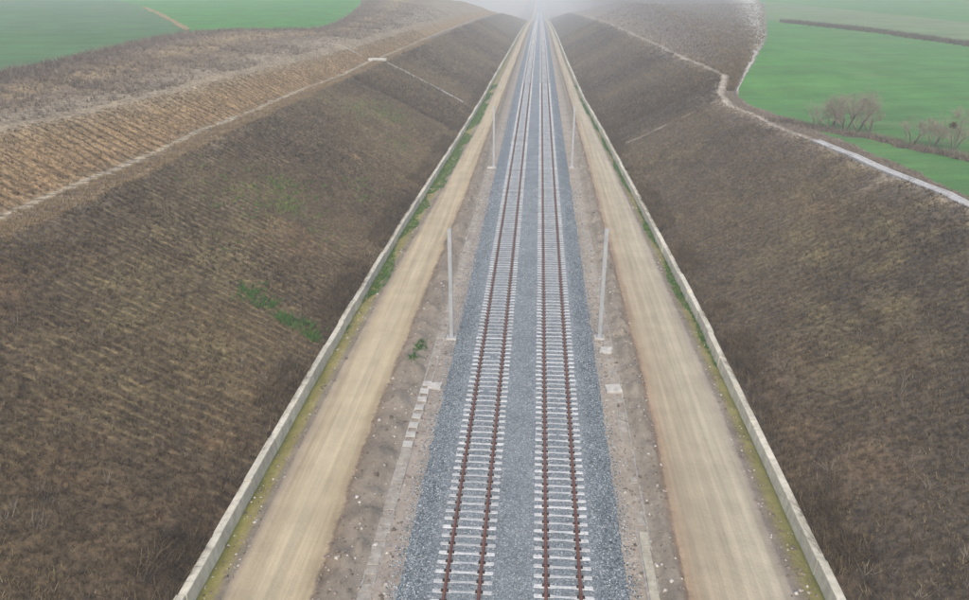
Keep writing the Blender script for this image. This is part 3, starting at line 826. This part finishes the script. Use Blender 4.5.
# weeds on the spoil by the tan road
PX = np.concatenate([rng.normal(7.55, .2, 60), rng.normal(7.75, .15, 30)]); PY = np.concatenate([rng.normal(49.2, .3, 60), rng.normal(47., .25, 30)])
tag(blades('green_tuft', -PX, PY, gz(-1, PX, PY), rng.uniform(.12, .3, 90), 7, .02, .5, GREEN, np.clip(.3+rng.normal(0, .15, 90), 0, 1)),
    'small dark green weed tuft on the spoil bank beside the tan road', 'weeds', kind='stuff')

# bank and gully through the eastern field
GX = np.array([29.9, 32.6, 35.9, 37.8, 39.6, 41.3, 46., 54.]); GY = np.array([99.4, 96.3, 89., 84.5, 78.1, 74., 66., 54.])
tt = np.linspace(0, len(GX)-1.001, 160)
gx, gy = np.interp(tt, np.arange(len(GX)), GX), np.interp(tt, np.arange(len(GX)), GY)
dx, dy_ = np.gradient(gx), np.gradient(gy); ln_ = np.hypot(dx, dy_); nx, ny = dy_/ln_, -dx/ln_
off = np.linspace(-.9, .9, 9)
BX = gx[:, None] + nx[:, None]*off + .25*vnoise(tt*1.7, tt*0, 101)[:, None]
BY = gy[:, None] + ny[:, None]*off
BZ = gz(1, BX, BY) + np.array([-.12, .03, .16, .28, .34, .26, .08, .0, -.12]) + .07*vnoise(BX*2, BY*2, 103)
em = N('earth_bank', 1.); em.col(em.ramp(em.noise(1.6, 5., .7), [(.3, (.065,.055,.042)), (.6, (.13,.105,.08)), (.8, (.09,.12,.05))]))
tag(link('field_bank', grid_mesh('field_bank', BX, BY, BZ, em.m)), kind='structure')
nb_ = 1500
ti = rng.random(nb_)*(len(gx)-1); bx_ = np.interp(ti, np.arange(len(gx)), gx) + rng.normal(0, .4, nb_); by_ = np.interp(ti, np.arange(len(gx)), gy) + rng.normal(0, .4, nb_)
tag(blades('bank_grass', bx_, by_, gz(1, bx_, by_)+.15, rng.uniform(.2, .7, nb_), 6, .02, .4, GREYB, np.clip(.5+rng.normal(0, .2, nb_), 0, 1)),
    'dry grey grass along the low bank under the bare trees', 'dry grass', kind='stuff')
# hedge between the eastern fields
def hedge(pts, n, h, w, mat, label, t0):
    P = np.array(pts, float); k = rng.random(n)*(len(P)-1)
    x = np.interp(k, np.arange(len(P)), P[:, 0]) + rng.normal(0, w, n); y_ = np.interp(k, np.arange(len(P)), P[:, 1]) + rng.normal(0, w, n)
    o = blades('hedge', x, y_, gxy(x, y_), h*rng.uniform(.5, 1.2, n), 8, .06, .35, mat, np.clip(t0+rng.normal(0, .15, n), 0, 1))
    return tag(o, label, 'hedge', kind='stuff')
hedge([(78.7,264), (84,245), (90,225), (97,187), (104,160), (112,130)], 3600, 1.0, 1.1, GREYB, 'dark hedge strip across the field beyond the bare trees', .18)
hedge([(-132,264), (-110,228), (-90,193), (-72.3,162)], 700, .45, .35, STRAW, 'pale grassy boundary between the two green crops', .9)

# bare trees on the bank
bk = N('bark', 1.); bk.col(bk.ramp(bk.noise(6., 4.), [(.3, (.075,.062,.055)), (.7, (.15,.125,.11))])); BARK = bk.m
tw = N('twigs', 1.); tw.col(tw.ramp(tw.noise(1.2, 3.), [(.3, (.20,.165,.135)), (.7, (.30,.25,.205))])); TWIG = tw.m
def bare_tree(x, y, h, spread, lab, seed, stems=3):
    R = random.Random(seed)
    t_ = tag(empty('bare_tree', (x, y, float(gxy(x, y))-.05)), lab, 'tree', 'bare trees on the field bank')
    T, Cw = MB(), MB()
    def grow(p, d, L, r, lev):
        segs = 3 if lev < 3 else 2
        for i in range(segs):
            d = (d + Vector((R.gauss(0, .16), R.gauss(0, .16), R.gauss(.05, .10)))).normalized()
            q = p + d*(L/segs); r2 = r*.84
            (T if lev < 2 else Cw).tube(p, q, max(r, .007), max(r2, .0055), 5 if lev < 2 else 3)
            if lev < 5:
                for _ in range(3 if lev == 2 else 2):
                    if R.random() < (.85 if i else .5):
                        side = Vector((R.gauss(0, 1), R.gauss(0, 1), R.gauss(.25, .5))).normalized()
                        grow(q, (d*.75 + side*.75*spread).normalized(), L*R.uniform(.5, .74), r2*.62, lev+1)
            p, r = q, r2
    for k in range(stems):
        an = 6.28*k/stems + R.random()
        d = Vector((math.cos(an)*.38*spread, math.sin(an)*.38*spread, 1.)).normalized()
        grow(Vector((math.cos(an)*.12, math.sin(an)*.12, 0)), d, h*R.uniform(.38, .5), .085*h/4.5, 0 if k == 0 else 1)
    link('trunk', T.mesh('trunk', BARK), t_); link('crown', Cw.mesh('crown', TWIG), t_)
    return t_
bare_tree(33.6, 93.6, 3.5, 1.05, 'smallest bare tree at the tapering end of the big clump', 11)
bare_tree(35.0, 92.8, 4.4, 1.05, 'slender bare tree second in the big clump on the bank', 12)
bare_tree(36.2, 91.4, 4.9, 1.15, 'largest bare tree with forked trunk in the big clump', 13, 4)
bare_tree(37.2, 90.4, 4.6, 1.15, 'wide bare tree between the largest one and the clump end', 14)
bare_tree(38.2, 89.4, 3.9, 1.1, 'leaning bare tree ending the big clump towards the smaller clump', 15)
bare_tree(39.9, 82.6, 3.2, .9, 'bare bush of the smaller clump nearest to the big clump', 21)
bare_tree(41.0, 80.6, 3.3, .9, 'bare middle bush of the smaller clump on the bank', 22)
bare_tree(42.1, 78.9, 3.7, .9, 'bare tree of the smaller clump carrying a dark ball of twigs', 23)
# ball of mistletoe-like twigs in the last tree
ub = rng.normal(0, 1, (230, 3)); ub /= np.linalg.norm(ub, axis=1)[:, None]; ub *= rng.uniform(.05, .36, 230)[:, None]
cx, cy_ = 41.75, 79.2; cz = float(gxy(cx, cy_)) + 2.45
NEST = plant_material('twig_ball_material', [(0, (.07,.065,.035)), (.6, (.13,.11,.06)), (1., (.18,.15,.09))])
tag(blades('twig_ball', cx+ub[:, 0], cy_+ub[:, 1], cz+ub[:, 2], np.full(230, .22), 2, .016, .8, NEST, rng.random(230)), 'dark round ball of twigs high in the last bare tree', 'twig ball')

# ---------------------------------------------------------------- the misty air
hm = bpy.data.materials.new('mist'); hm.use_nodes = True
ht = hm.node_tree; ht.nodes.clear()
vo = ht.nodes.new('ShaderNodeVolumePrincipled'); ho = ht.nodes.new('ShaderNodeOutputMaterial')
vo.inputs['Color'].default_value = (.93, .975, 1., 1.)
vo.inputs['Density'].default_value = HAZE_DENSITY
ht.links.new(vo.outputs[0], ho.inputs['Volume'])
m_ = MB(); m_.box((0, 1500., -10.), (3300., 3300., 74.))
tag(link('haze', m_.mesh('haze', hm)), kind='stuff')
